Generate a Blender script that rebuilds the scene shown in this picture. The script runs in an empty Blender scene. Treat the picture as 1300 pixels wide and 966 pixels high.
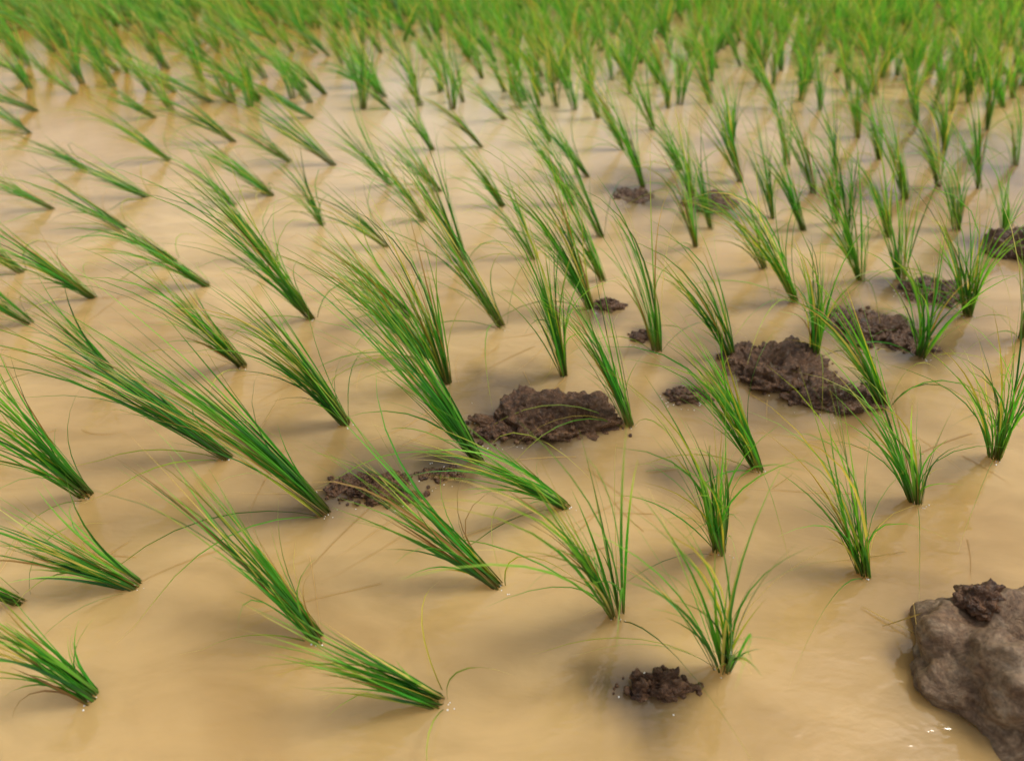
import bpy, math, random, bmesh
import numpy as np
from mathutils import Vector, noise
random.seed(5)
sc=bpy.context.scene
# survey helper: converts photo measurements into world positions on the water plane (z=0)
H=1.2; F=867.0; CX,CY=650.0,438.0; P=math.radians(33.8)
cp,sp=math.cos(P),math.sin(P)
def ray(px,py):
    a=(px-CX)/F; b=-(py-CY)/F
    return Vector((a, b*sp+cp, b*cp-sp))
def ground(px,py,z=0.0):
    d=ray(px,py); t=(H-z)/(-d.z); return Vector((d.x*t,d.y*t,z))
def tip_at(px,py,base):
    d=ray(px,py); t=base.y/d.y; return Vector((d.x*t,base.y,H+d.z*t))

def mat(name):
    m=bpy.data.materials.new(name); m.use_nodes=True; nt=m.node_tree
    return m,nt,nt.nodes['Principled BSDF'],nt.nodes['Material Output']
def N(nt,t,**k):
    n=nt.nodes.new(t)
    for a,b in k.items():
        if a in n.inputs.keys(): n.inputs[a].default_value=b
        else: setattr(n,a,b)
    return n
def mixc(nt,fac,a,b,mode='MIX'):
    n=nt.nodes.new('ShaderNodeMix'); n.data_type='RGBA'; n.blend_type=mode
    for s,v in ((0,fac),(6,a),(7,b)):
        if isinstance(v,bpy.types.NodeSocket): nt.links.new(v,n.inputs[s])
        else: n.inputs[s].default_value=v
    return n.outputs[2]
def ramp(nt,src,stops):
    r=nt.nodes.new('ShaderNodeValToRGB'); nt.links.new(src,r.inputs[0])
    e=r.color_ramp.elements
    while len(e)<len(stops): e.new(0.5)
    for i,(p,c) in enumerate(stops):
        e[i].position=p; e[i].color=c if len(c)==4 else (*c,1)
    return r.outputs[0]

leaf,nt,bs,out=mat('rice_leaf')
at=N(nt,'ShaderNodeAttribute',attribute_name='Col')
nt.links.new(at.outputs['Color'],bs.inputs['Base Color']); bs.inputs['Roughness'].default_value=0.36
bs.inputs['Specular IOR Level'].default_value=0.45
tr=N(nt,'ShaderNodeBsdfTranslucent')
c2=mixc(nt,1.0,at.outputs['Color'],(1.6,1.5,0.6,1),'MULTIPLY'); nt.links.new(c2,tr.inputs['Color'])
mx=N(nt,'ShaderNodeMixShader'); mx.inputs[0].default_value=0.42
nt.links.new(bs.outputs[0],mx.inputs[1]); nt.links.new(tr.outputs[0],mx.inputs[2]); nt.links.new(mx.outputs[0],out.inputs[0])

water,nt,bs,out=mat('muddy_water')
tc=N(nt,'ShaderNodeTexCoord')
n1=N(nt,'ShaderNodeTexNoise',Scale=1.2,Detail=4.0,Roughness=0.5,Distortion=0.8); nt.links.new(tc.outputs['Object'],n1.inputs['Vector'])
mp=N(nt,'ShaderNodeMapping'); mp.inputs['Scale'].default_value=(1.0,2.6,1.0); mp.inputs['Rotation'].default_value=(0,0,0.6)
nt.links.new(tc.outputs['Object'],mp.inputs[0])
n2=N(nt,'ShaderNodeTexNoise',Scale=3.5,Detail=5.0,Roughness=0.5,Distortion=1.0); nt.links.new(mp.outputs[0],n2.inputs['Vector'])
base=ramp(nt,n1.outputs['Fac'],[(0.32,(0.37,0.225,0.075)),(0.66,(0.55,0.37,0.155))])
m2=ramp(nt,n2.outputs['Fac'],[(0.3,(0.82,0.81,0.76)),(0.55,(1,1,1)),(0.75,(1.07,1.07,1.07))])
c=mixc(nt,1.0,base,m2,'MULTIPLY')
sh=N(nt,'ShaderNodeAttribute',attribute_name='WaterTint')
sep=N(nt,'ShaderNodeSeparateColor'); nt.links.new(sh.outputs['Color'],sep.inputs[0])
c=mixc(nt,sep.outputs[1],c,(0.42,0.23,0.05,1))
c=mixc(nt,sep.outputs[2],c,(0.62,0.48,0.30,1))  # pale sky reflection mixed into the water colour
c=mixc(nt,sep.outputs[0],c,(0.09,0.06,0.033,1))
nt.links.new(c,bs.inputs['Base Color'])
bs.inputs['Roughness'].default_value=0.02; bs.inputs['IOR'].default_value=1.5
bs.subsurface_method='BURLEY'
bs.inputs['Subsurface Weight'].default_value=0.8
bs.inputs['Subsurface Radius'].default_value=(1.0,0.75,0.45); bs.inputs['Subsurface Scale'].default_value=0.08
mp2=N(nt,'ShaderNodeMapping'); mp2.inputs['Scale'].default_value=(1.0,2.0,1.0); mp2.inputs['Rotation'].default_value=(0,0,-0.35)
nt.links.new(tc.outputs['Object'],mp2.inputs[0])
r1=N(nt,'ShaderNodeTexNoise',Scale=11.0,Detail=2.0,Roughness=0.45,Distortion=0.5); nt.links.new(mp2.outputs[0],r1.inputs['Vector'])
r2=N(nt,'ShaderNodeTexNoise',Scale=45.0,Detail=2.0,Roughness=0.5,Distortion=0.3); nt.links.new(mp2.outputs[0],r2.inputs['Vector'])
b0=N(nt,'ShaderNodeBump'); b0.inputs['Strength'].default_value=0.16; b0.inputs['Distance'].default_value=0.003
nt.links.new(r2.outputs['Fac'],b0.inputs['Height'])
b1=N(nt,'ShaderNodeBump'); b1.inputs['Strength'].default_value=0.24; b1.inputs['Distance'].default_value=0.012
nt.links.new(r1.outputs['Fac'],b1.inputs['Height']); nt.links.new(b0.outputs[0],b1.inputs['Normal']); nt.links.new(b1.outputs[0],bs.inputs['Normal'])

mud,nt,bs,out=mat('wet_mud')
tc=N(nt,'ShaderNodeTexCoord')
n1=N(nt,'ShaderNodeTexNoise',Scale=80.0,Detail=8.0,Roughness=0.7); nt.links.new(tc.outputs['Object'],n1.inputs['Vector'])
n0=N(nt,'ShaderNodeTexNoise',Scale=14.0,Detail=3.0); nt.links.new(tc.outputs['Object'],n0.inputs['Vector'])
c=ramp(nt,n1.outputs['Fac'],[(0.34,(0.02,0.009,0.005)),(0.52,(0.10,0.043,0.018)),(0.70,(0.30,0.155,0.07))])
f0=ramp(nt,n0.outputs['Fac'],[(0.4,(0,0,0)),(0.65,(.45,.45,.45))])
c=mixc(nt,f0,c,(0.17,0.085,0.035,1))
nt.links.new(c,bs.inputs['Base Color'])
rr=ramp(nt,n1.outputs['Fac'],[(0.4,(0.12,)*3),(0.65,(0.42,)*3)]); nt.links.new(rr,bs.inputs['Roughness'])
n3=N(nt,'ShaderNodeTexNoise',Scale=230.0,Detail=4.0,Roughness=0.6); nt.links.new(tc.outputs['Object'],n3.inputs['Vector'])
b0=N(nt,'ShaderNodeBump'); b0.inputs['Strength'].default_value=0.9; b0.inputs['Distance'].default_value=0.005
nt.links.new(n3.outputs['Fac'],b0.inputs['Height'])
b1=N(nt,'ShaderNodeBump'); b1.inputs['Strength'].default_value=0.9; b1.inputs['Distance'].default_value=0.009
nt.links.new(n1.outputs['Fac'],b1.inputs['Height']); nt.links.new(b0.outputs[0],b1.inputs['Normal']); nt.links.new(b1.outputs[0],bs.inputs['Normal'])

rockm,nt,bs,out=mat('rock_surface')
tc=N(nt,'ShaderNodeTexCoord')
n1=N(nt,'ShaderNodeTexNoise',Scale=20.0,Detail=10.0,Roughness=0.72,Distortion=0.9); nt.links.new(tc.outputs['Object'],n1.inputs['Vector'])
n2=N(nt,'ShaderNodeTexNoise',Scale=120.0,Detail=6.0,Roughness=.65); nt.links.new(tc.outputs['Object'],n2.inputs['Vector'])
c=ramp(nt,n1.outputs['Fac'],[(0.32,(0.07,0.032,0.014)),(0.45,(0.20,0.115,0.058)),(0.57,(0.30,0.20,0.115)),(0.72,(0.44,0.33,0.22))])
s=ramp(nt,n2.outputs['Fac'],[(0.35,(0.55,0.55,0.55)),(0.65,(1.15,1.15,1.15))])
c=mixc(nt,1.0,c,s,'MULTIPLY'); nt.links.new(c,bs.inputs['Base Color']); bs.inputs['Roughness'].default_value=0.5
b0=N(nt,'ShaderNodeBump'); b0.inputs['Strength'].default_value=0.7; b0.inputs['Distance'].default_value=0.004; nt.links.new(n2.outputs['Fac'],b0.inputs['Height'])
b1=N(nt,'ShaderNodeBump'); b1.inputs['Strength'].default_value=0.9; b1.inputs['Distance'].default_value=0.012; nt.links.new(n1.outputs['Fac'],b1.inputs['Height'])
nt.links.new(b0.outputs[0],b1.inputs['Normal']); nt.links.new(b1.outputs[0],bs.inputs['Normal'])

grd,nt,bs,out=mat('earth_and_grass')
tc=N(nt,'ShaderNodeTexCoord')
n1=N(nt,'ShaderNodeTexNoise',Scale=0.6,Detail=8.0,Roughness=0.7); nt.links.new(tc.outputs['Object'],n1.inputs['Vector'])
c=ramp(nt,n1.outputs['Fac'],[(0.35,(0.04,0.08,0.015)),(0.6,(0.08,0.13,0.03)),(0.75,(0.18,0.12,0.06))]); nt.links.new(c,bs.inputs['Base Color'])
bs.inputs['Roughness'].default_value=0.9
foam_glint,nt,bs,out=mat('foam_glint'); bs.inputs['Base Color'].default_value=(0.8,0.78,0.72,1); bs.inputs['Roughness'].default_value=0.15

def addobj(name,verts,faces,m,cols=None,smooth=True):
    me=bpy.data.meshes.new(name); me.from_pydata(verts,[],faces); 
    if cols is not None:
        ca=me.color_attributes.new('Col','FLOAT_COLOR','POINT')
        ca.data.foreach_set('color',np.array(cols,dtype=np.float32).ravel())
    me.materials.append(m)
    if smooth: me.polygons.foreach_set('use_smooth',[True]*len(me.polygons))
    me.update(); o=bpy.data.objects.new(name,me); sc.collection.objects.link(o); return o

GREENS=[(0.055,0.29,0.024),(0.08,0.36,0.03),(0.035,0.19,0.022),(0.16,0.42,0.045),(0.06,0.32,0.03),(0.022,0.11,0.018)]
YEL=[(0.54,0.48,0.08),(0.40,0.46,0.06),(0.66,0.54,0.15)]
BRN=(0.30,0.16,0.05)
def lerp3(a,b,t): return tuple(a[i]*(1-t)+b[i]*t for i in range(3))
def blade(V,Fc,C,p,d0,d1,L,w,n,col,tipc,basec,bend=1.6):
    s0=len(V); pos=p.copy()
    rv=Vector((random.gauss(0,1),random.gauss(0,1),random.gauss(0,.4)))
    for i in range(n+1):
        t=i/n
        e=t**bend
        d=(d0*(1-e)+d1*e).normalized()
        if i: pos=pos+d*(L/n)
        if pos.z<0.003 and i>1: pos.z=0.003+random.random()*0.002
        side=d.cross(rv)
        if side.length<1e-4: side=Vector((1,0,0))
        side.normalize(); nor=side.cross(d)
        if t<0.3: ww=w*(0.6+0.4*t/0.3)
        else: ww=w*max(0.04,(1-((t-0.3)/0.7)**1.4))
        V.append(pos-side*ww/2); V.append(pos+nor*ww*0.22); V.append(pos+side*ww/2)
        c=lerp3(basec,col,min(1,t/0.25)) 
        if t>0.5: c=lerp3(c,tipc,(t-0.5)/0.5)
        k0=random.uniform(.85,1.12); c=tuple(x*k0 for x in c)
        C.extend([(*c,1),(*[k*1.15 for k in c],1),(*c,1)])
        if i:
            a=s0+3*(i-1); b=a+3
            Fc.append((a,a+1,b+1,b)); Fc.append((a+1,a+2,b+2,b+1))
def plant(V,Fc,C,base,A,nb=34,spread=0.16,n=7,w=0.0058,stray=0.2,rad=0.015,tone=1.0,maxf=1.2,flat=0):
    Lp=A.length; Ah=A.normalized()
    nt_=random.randint(3,6)
    til=[(Vector((random.gauss(0,spread*.7),random.gauss(0,spread*.7),random.gauss(0,spread*.35))),random.uniform(0,6.283),random.uniform(.7,1.08)) for _ in range(nt_)]
    for k in range(nb):
        tv,ta,tf=random.choice(til)
        a=ta+random.gauss(0,.7); r=rad*math.sqrt(random.random())
        off=Vector((math.cos(a)*r,math.sin(a)*r,0)); outw=off/rad
        u0=random.random(); isS=u0<stray; isL=u0>0.88
        sg=spread*(random.uniform(2,4) if isS else 0.95)
        d0=(Ah*1.0+tv*0.3+Vector((0,0,0.10))+outw*0.08+Vector([random.gauss(0,0.035) for _ in range(3)])).normalized()
        d1=Ah+tv+outw*sg*0.8+Vector((random.gauss(0,sg),random.gauss(0,sg),random.gauss(0,sg*.6)))-Vector((0,0,random.random()*0.25+(0.3 if isS else 0)))+Vector((-0.14,0,0))
        f=(0.48+0.62*random.random()**.8)*tf/0.9 if not isS else random.uniform(0.4,1.0)
        bend=random.uniform(1.3,2.2)
        if isL: f=random.uniform(1.0,maxf+.1); d1=d1-Vector((.1,0,.5)); bend=2.5
        col=random.choice(GREENS); u=random.random()
        tipc=lerp3(col,(0.32,0.50,0.06),random.random()*.9)
        if u<0.10: col=random.choice(YEL); tipc=lerp3(col,BRN,0.6)
        elif u<0.27: tipc=random.choice(YEL)
        elif u<0.32: col=BRN; tipc=(0.45,0.32,0.14)
        g=random.uniform(0.75,1.2)*tone; col=tuple(x*g for x in col); tipc=tuple(x*g for x in tipc)
        bc=lerp3((0.05,0.08,0.015),(0.15,0.08,0.03),random.random())
        ww=w*random.uniform(0.55,1.25)*(.72 if isS else 1)
        blade(V,Fc,C,base+off-Vector((0,0,0.012)),d0,d1.normalized(),Lp*f*1.04,ww,n,col,tipc,bc,bend)
    # old outer leaves that flop down on to the water
    for k in range(flat):
        a=random.uniform(0,6.283); od=Vector((math.cos(a)-.4,math.sin(a)-.2,0)).normalized()
        d0=(Ah*.8+od*.5).normalized(); d1=(od-Vector((0,0,.9))).normalized()
        col=lerp3(random.choice(GREENS),random.choice(YEL),random.random()**2)
        blade(V,Fc,C,base+od*.01-Vector((0,0,.01)),d0,d1,Lp*random.uniform(.6,1.0),w*.6,n+1,col,random.choice(YEL),(.08,.08,.02),1.1)

PL=[(118,885,-25,790,34,.16),(175,742,-15,655,36,.17),(405,812,190,655,40,.17),(562,888,385,800,38,.18),
(636,742,445,622,36,.18),(785,780,722,525,40,.15),(918,846,905,665,40,.22),(915,700,862,510,40,.15),
(1100,728,1062,560,42,.26),(1165,636,1125,480,30,.22),(1265,580,1272,375,40,.22),(415,650,155,440,48,.13),
(292,580,50,425,44,.14),(112,628,-10,460,34,.18),(440,537,315,360,42,.13),(310,465,185,310,36,.16),
(398,403,310,245,32,.17),(610,585,450,390,44,.13),(720,640,585,525,36,.14),(568,485,525,285,36,.14),
(545,455,410,300,40,.13),(800,540,730,375,38,.12),(715,475,655,265,40,.13),(640,415,550,245,28,.15),
(752,392,685,225,38,.11),(768,355,710,225,22,.14),(835,445,810,265,30,.14),(930,452,875,300,36,.12),
(965,595,885,425,40,.13),(1035,452,1050,295,34,.18),(1127,512,1065,375,30,.15),(1170,452,1165,310,26,.24),
(1230,400,1210,250,34,.20),(1012,382,950,235,32,.14),(1095,356,1085,230,26,.16),(885,312,855,190,28,.14),
(765,300,690,170,28,.14),(560,243,500,170,20,.25),(412,285,370,205,24,.25),(347,248,265,185,26,.15),
(268,362,155,290,26,.22),(122,377,15,300,28,.2),(217,203,125,135,26,.2),(225,330,105,255,20,.25),
(497,235,430,140,26,.17),(495,312,425,225,18,.22),(612,187,530,115,28,.15),(588,130,560,62,18,.22),
(497,139,460,100,18,.14),(427,210,320,128,26,.2),(750,224,690,140,26,.15),(817,237,775,140,26,.14),
(942,230,922,135,26,.13),(865,215,828,135,20,.16),(980,277,955,175,26,.15),(1022,292,998,185,24,.16),
(1062,282,1048,175,24,.16),(1152,252,1150,145,26,.17),(1192,237,1185,130,22,.17),(1216,292,1210,180,24,.2),
(1252,165,1250,65,26,.17),(1275,300,1285,195,22,.2),(1042,140,1028,58,22,.16),(987,137,962,60,20,.18),
(1117,202,1103,102,24,.16),(900,112,888,45,20,.18),(792,190,745,90,28,.14),(690,122,655,55,20,.18),
(722,112,700,50,18,.2),(643,152,605,80,20,.2),(850,122,828,50,20,.18),(30,345,-70,270,24,.2),
(70,265,-30,205,24,.2),(160,290,45,230,20,.22),(110,215,10,165,18,.22),(700,180,650,100,22,.18),
(880,250,848,150,22,.16),(930,180,912,95,22,.16),(1000,210,982,115,22,.17),(1060,215,1048,125,22,.17),
(1290,210,1295,110,22,.18),(1165,160,1160,80,20,.18),(1100,130,1095,55,20,.18),(760,150,732,75,20,.18),
(830,165,802,85,20,.18),(550,190,490,115,20,.2),(300,180,205,118,20,.22),(1145,355,1150,245,18,.2),
(640,262,580,180,22,.16),(970,340,930,230,22,.15),(1300,430,1320,300,24,.2),(-40,540,-160,400,30,.16),
(30,760,-150,640,26,.18),(350,330,255,230,18,.2),(590,330,530,205,22,.15),
(1230,130,1225,50,22,.18),(1160,110,1155,40,20,.18),(940,85,925,25,18,.2),(1200,190,1195,95,22,.18),(1090,175,1080,90,20,.18),
(1035,245,1020,150,20,.18),(905,290,885,190,18,.18),(800,120,780,50,18,.2),(750,90,735,30,18,.2),(400,150,320,100,20,.2),(200,150,110,100,20,.2),
(40,170,-60,120,20,.2),(-30,300,-150,230,24,.2),(-30,440,-150,330,28,.18),(140,470,30,370,20,.2),(1080,300,1075,190,20,.2),(1245,240,1245,140,22,.2),(680,330,610,225,20,.16),(525,400,440,300,18,.2),
(540,280,470,190,20,.2),(300,260,215,190,18,.22),(190,250,90,195,18,.22),(370,205,290,150,18,.22),(40,410,-60,330,24,.2),(730,260,670,160,20,.18),(1130,300,1125,190,20,.2)]
listed=[]
for i,(bx,by,tx,ty,nb,s) in enumerate(PL):
    b=ground(bx,by); t=tip_at(tx,ty,b)
    A=(t-b)*(1.07 if by>430 else 1.18*random.uniform(.9,1.18))
    A.y+=random.uniform(-0.1,0.07)
    if by<430: A.x+=random.gauss(0,.045)
    listed.append(b)
    V,Fc,C=[],[],[]
    plant(V,Fc,C,Vector((0,0,0)),A,nb=int(nb*1.45*random.uniform(.75,1.25)),spread=s*random.uniform(1.15,1.7),w=0.0054 if by>200 else 0.0064,n=8 if by>350 else 6,stray=random.uniform(.15,.3),flat=random.randint(1,4))
    o=addobj('rice_plant',V,Fc,leaf,C); o.location=b

V,Fc,C=[],[],[]
sp_=0.20
LX=np.array([[b.x,b.y] for b in listed])
for j in range(0,84):
    for i in range(-85,86):
        y=0.6+j*sp_+random.gauss(0,.075)
        x=i*sp_+random.gauss(0,.075)+(0.11 if j%2 else 0)+0.3*noise.noise(Vector((i*.2,j*.2,1)))
        if y<4.5:
            if y<1.0 or abs(x)<0.83*math.hypot(y,1.2)*0.97+0.3 or abs(x)>6.0: continue
        if abs(x)>y*1.1+2.5: continue
        if ((LX[:,0]-x)**2+(LX[:,1]-y)**2).min()<0.03: continue
        dens=1 if x>-0.3 else 0.8
        if x<-0.4 and 4.3<y<7.5: dens=0.5
        dens*=0.8+0.7*max(-.4,noise.noise(Vector((x*.8,y*.8,5))))
        if y>7.5: dens=1
        if random.random()>dens: continue
        lean=-0.06-0.20*max(0,min(1,(0.8-x)/3.0))*random.uniform(.2,1.6)+random.gauss(0,.10)
        A=Vector((lean,random.gauss(0,.07),max(.2,0.40+random.gauss(0,.07)-max(0,-lean-.1)*.35)))
        near=y<7
        plant(V,Fc,C,Vector((x,y,0)),A,nb=26 if near else (16 if y<11 else 9),spread=.38,n=5 if near else 4,w=0.0072 if near else 0.011,rad=.02,tone=1.15)
addobj('rice_field',V,Fc,leaf,C)

CL=[(475,618,125,45,.036),(700,526,180,62,.058),(985,462,125,72,.058),(1055,500,115,40,.036),(1100,412,100,40,.04),
(872,500,55,20,.02),(770,387,36,14,.022),(820,427,36,16,.022),(1187,368,80,28,.04),(900,258,60,24,.034),(805,247,50,16,.012),
(1295,312,80,70,.085),(832,868,90,44,.05),(640,548,80,26,.018),(1150,430,60,24,.02),(560,600,50,16,.010)]
def lump(name,loc,rx,ry,rz,m,sub=5,seed=0,big=.25,crumb=.018,csz=.02,fine=.004,crumbs=True):
    bm=bmesh.new(); bmesh.ops.create_icosphere(bm,subdivisions=sub,radius=1.0)
    sd=Vector((seed*7.3,seed*3.1,seed*5.7))
    cr=crumb*min(1,max(.45,rx/.09))
    for v in bm.verts:
        q=v.co.copy()
        f=1+noise.fractal(q*1.3+sd,1.0,2.0,4)*big*1.6
        w=Vector((q.x*rx*f,q.y*ry*f,q.z*rz*(1+(f-1)*2.2)))
        if q.z<-.5: v.co=w; continue
        if crumb>0:
            h=(0.42-noise.voronoi(w/csz+sd)[0][0])*cr
            h+=(0.42-noise.voronoi(w/(csz*.4)+sd)[0][0])*cr*.45
            h+=noise.fractal(w*20+sd,1,2,3)*cr*1.1
        else: h=noise.fractal(w*9+sd,1,2,4)*.022+(0.4-noise.voronoi(w/.05+sd)[0][0])*.014
        h+=noise.noise(w*160+sd)*fine
        nrm=Vector((q.x*.7,q.y*.7,q.z+.2)).normalized()
        v.co=w+nrm*h
    if crumbs:
        for _ in range(34):
            a=random.uniform(0,6.283); k=random.uniform(.3,1.3); r=random.uniform(.002,.008)
            mm=bmesh.ops.create_icosphere(bm,subdivisions=2,radius=r)
            o=Vector((math.cos(a)*rx*k,math.sin(a)*ry*k,r*.2-loc.z if k>.95 else rz*math.sqrt(1-k*k)+r*.3))
            for v in mm['verts']: v.co=v.co*(1+noise.noise(v.co*300+sd)*.5)+o
    me=bpy.data.meshes.new(name); bm.to_mesh(me); bm.free()
    me.polygons.foreach_set('use_smooth',[True]*len(me.polygons)); me.materials.append(m)
    o=bpy.data.objects.new(name,me); sc.collection.objects.link(o); o.location=loc; return o
dark_patches=[]  # soft dark patches in the water colour, around clods and elsewhere
for i,(cx,cy,wp,hp,hz) in enumerate(CL):
    g=ground(cx,cy+hp*0.1)
    l=ground(cx-wp/2,cy); r=ground(cx+wp/2,cy)
    rx=(r-l).length/2; ry=max(0.02,min(rx*0.75,((ground(cx,cy-hp/2)-ground(cx,cy+hp/2)).length-hz)/2))
    lump('mud_clod',Vector((g.x,g.y,-hz*0.22)),rx,ry*1.2,hz,mud,sub=6 if wp>70 else 5,seed=i+1)
    dark_patches.append((g.x-rx*0.3,g.y-.01,rx*1.7,ry*1.9+0.035,1.0))
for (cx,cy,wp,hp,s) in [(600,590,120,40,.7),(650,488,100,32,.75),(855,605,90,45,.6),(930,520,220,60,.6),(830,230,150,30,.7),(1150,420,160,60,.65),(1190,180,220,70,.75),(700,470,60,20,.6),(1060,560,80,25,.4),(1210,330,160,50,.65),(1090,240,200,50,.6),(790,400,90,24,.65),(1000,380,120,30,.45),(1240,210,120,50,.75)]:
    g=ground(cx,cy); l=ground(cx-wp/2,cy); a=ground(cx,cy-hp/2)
    dark_patches.append((g.x,g.y,abs(g.x-l.x)*1.1,(a-g).length*1.1,s))

g=ground(1262,862)
rk=lump('rock',Vector((g.x+.035,g.y-.005,0.0)),.165,.155,.125,rockm,sub=6,seed=33,big=.16,crumb=0,fine=.002,crumbs=False)
dark_patches.append((g.x,g.y,.21,.19,.7))
g2=ground(1240,756,.095)
lump('mud_clod',Vector((g2.x+.01,g2.y-.01,.094)),.05,.03,.024,mud,sub=5,seed=44,crumbs=False)

def axis(a,b,st,outer): return sorted(set([round(k,3) for k in np.arange(a,b,st)]+outer))
xs=axis(-4,4,.03,[-60,-30,-15,-8,-5,5,8,15,30,60]); ys=axis(0,7,.03,[-30,-10,-3,-1,8,10,15,25,45,70])
X,Y=np.meshgrid(xs,ys); nx,ny=len(xs),len(ys)
wx=X+0.05*np.sin(Y*9+X*5)+0.03*np.sin(Y*23-X*17); wy=Y+0.04*np.sin(X*11-Y*4)+0.02*np.sin(X*29+Y*13)
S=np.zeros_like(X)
for (sx,sy,ra,rb,st) in dark_patches:
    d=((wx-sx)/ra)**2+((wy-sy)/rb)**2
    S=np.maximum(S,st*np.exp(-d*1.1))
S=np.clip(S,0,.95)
ochre=np.clip((Y-2.8)/2.0,0,1)*np.clip((-X-0.4)/1.2,0,1)  # ochre tone at far left, painted in for a darker hill reflection
pale_reflection=0.8*np.exp(-(((X+0.1)/1.4)**2+((Y-4.8)/2.0)**2))  # pale patch painted at far centre, imitating bright cloud reflection
verts=[(float(x),float(y),0.0) for x,y in zip(X.ravel(),Y.ravel())]
faces=[(j*nx+i,j*nx+i+1,(j+1)*nx+i+1,(j+1)*nx+i) for j in range(ny-1) for i in range(nx-1)]
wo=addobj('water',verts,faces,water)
ca=wo.data.color_attributes.new('WaterTint','FLOAT_COLOR','POINT')
ca.data.foreach_set('color',np.stack([S,ochre,pale_reflection,np.ones_like(S)],-1).astype(np.float32).ravel())

gx=[-600,-200,-100,-66,-62,-60.5,-59,-40,0,40,59,60.5,62,66,100,200,600]; gy=[-600,-200,-60,-34,-32,-30.5,-29,0,40,69,70.5,72,76,110,200,600]
V=[];
for y in gy:
    for x in gx:
        inside=(-59.5<x<59.5 and -29.5<y<69.5)
        near=(abs(x)<63 and -33<y<73)
        V.append((x,y,-0.15 if inside else (0.35 if near else 0.1)))
Fg=[(j*len(gx)+i,j*len(gx)+i+1,(j+1)*len(gx)+i+1,(j+1)*len(gx)+i) for j in range(len(gy)-1) for i in range(len(gx)-1)]
addobj('ground',V,Fg,grd,smooth=False)

bm=bmesh.new()
for _ in range(200):
    s=random.choice(dark_patches[:16]); a=random.uniform(0,6.28); k=random.uniform(.6,1.0)
    m=bmesh.ops.create_icosphere(bm,subdivisions=2,radius=random.uniform(.0008,.0018))
    bmesh.ops.translate(bm,verts=m['verts'],vec=(s[0]+math.cos(a)*s[2]*k*.7,s[1]+math.sin(a)*s[3]*k*.7,0))
for b in listed[:36]:  # white beads at stem bases, standing in for highlights on the water
    for _ in range(4):
        m=bmesh.ops.create_icosphere(bm,subdivisions=2,radius=random.uniform(.0008,.0022))
        bmesh.ops.translate(bm,verts=m['verts'],vec=(b.x+random.gauss(0,.012),b.y-.014+random.gauss(0,.006),0))
me=bpy.data.meshes.new('foam_glint'); bm.to_mesh(me); bm.free(); me.materials.append(foam_glint)
o=bpy.data.objects.new('foam_and_glints',me); sc.collection.objects.link(o)
V,Fc,C=[],[],[]
for (ax,ay,bx_,by_,z0,z1) in [(1160,765,1172,860,.06,.01),(1095,770,1180,815,.004,.012),(1120,795,1215,765,.004,.06),(1150,700,1030,720,.004,.004),(980,620,1010,600,.004,.004),(820,598,875,592,.004,.004),(330,545,355,500,.004,.004),(560,690,700,640,.004,.004)]:
    p=ground(ax,ay,z0); q=ground(bx_,by_,z1); d=(q-p)
    col=(0.50,0.38,0.16) if ax!=820 else (.2,.35,.1)
    blade(V,Fc,C,p,d.normalized(),(d.normalized()+Vector((.1,.1,0))).normalized(),d.length,.004,6,col,col,col)
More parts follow.
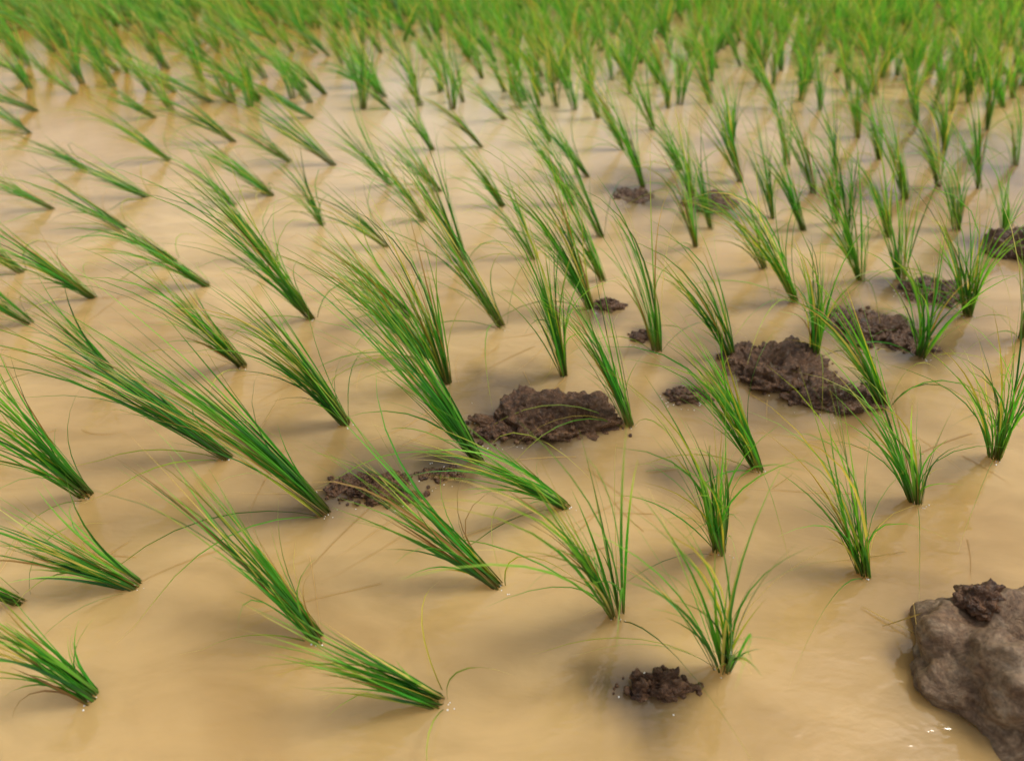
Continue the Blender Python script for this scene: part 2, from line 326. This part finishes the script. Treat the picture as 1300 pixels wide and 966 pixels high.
# thin water-coloured strips imitating leaf reflections and sunken stems
for _ in range(300):
    x=random.uniform(-2.2,2.2); y=random.uniform(.9,4.2)
    a=math.radians(random.gauss(215,45)); L=random.uniform(.08,.34)
    d=Vector((math.cos(a),math.sin(a),0)); e=Vector((math.cos(a+random.gauss(0,.35)),math.sin(a+random.gauss(0,.35)),0))
    col=lerp3((0.31,0.19,0.07),(0.54,0.38,0.16),random.random())
    s0=len(V); pos=Vector((x,y,0.0012)); n=7; wv=random.uniform(.0012,.0028)
    for i in range(n+1):
        t=i/n; dd=(d*(1-t)+e*t).normalized()
        if i: pos=pos+dd*L/n
        s=Vector((-dd.y,dd.x,0))*wv*.5*max(.05,1-t**2)
        V+= [pos-s,pos,pos+s]; C+= [(*col,1)]*3
        if i:
            q=s0+3*(i-1); Fc+=[(q,q+1,q+4,q+3),(q+1,q+2,q+5,q+4)]
addobj('straw_and_reflections',V,Fc,leaf,C)

w=bpy.data.worlds.new('World'); sc.world=w; w.use_nodes=True; nt=w.node_tree
az=math.atan2(1.0,0.22); el=math.radians(60)
sky=nt.nodes.new('ShaderNodeTexSky'); sky.sky_type='NISHITA'; sky.sun_disc=False; sky.sun_elevation=el; sky.sun_rotation=az
sky.dust_density=4; sky.ozone_density=0.8
# scattered bright clouds
tc=N(nt,'ShaderNodeTexCoord'); mp=N(nt,'ShaderNodeMapping'); mp.inputs['Scale'].default_value=(1,1,2.2); mp.inputs['Location'].default_value=(.3,.2,0)
nt.links.new(tc.outputs['Generated'],mp.inputs[0])
cn=N(nt,'ShaderNodeTexNoise',Scale=2.2,Detail=7.0,Roughness=0.55,Distortion=0.3); nt.links.new(mp.outputs[0],cn.inputs['Vector'])
cf=ramp(nt,cn.outputs['Fac'],[(0.42,(0,0,0)),(0.58,(.92,.92,.92))])
skc=mixc(nt,cf,sky.outputs[0],(7.0,6.8,6.4,1))
nt.links.new(skc,nt.nodes['Background'].inputs[0]); nt.nodes['Background'].inputs[1].default_value=0.14
sd=bpy.data.lights.new('sun','SUN'); sd.energy=2.2; sd.angle=math.radians(16); sd.color=(1,.95,.84)
so=bpy.data.objects.new('sun',sd); sc.collection.objects.link(so)
S_=Vector((math.sin(az)*math.cos(el),math.cos(az)*math.cos(el),math.sin(el)))
so.rotation_euler=S_.to_track_quat('Z','Y').to_euler(); so.location=S_*20

cam=bpy.data.cameras.new('camera'); co=bpy.data.objects.new('camera',cam); sc.collection.objects.link(co)
co.location=(0,0,H); co.rotation_euler=(math.pi/2-P,0,0)
cam.lens=24.0; cam.sensor_width=36; cam.sensor_fit='HORIZONTAL'; cam.shift_y=-45/1300; cam.clip_end=2000; cam.clip_start=.02
cam.dof.use_dof=True; cam.dof.focus_distance=1.5; cam.dof.aperture_fstop=2.0
sc.camera=co
sc.view_settings.view_transform='Standard'; sc.view_settings.look='None'; sc.view_settings.exposure=0
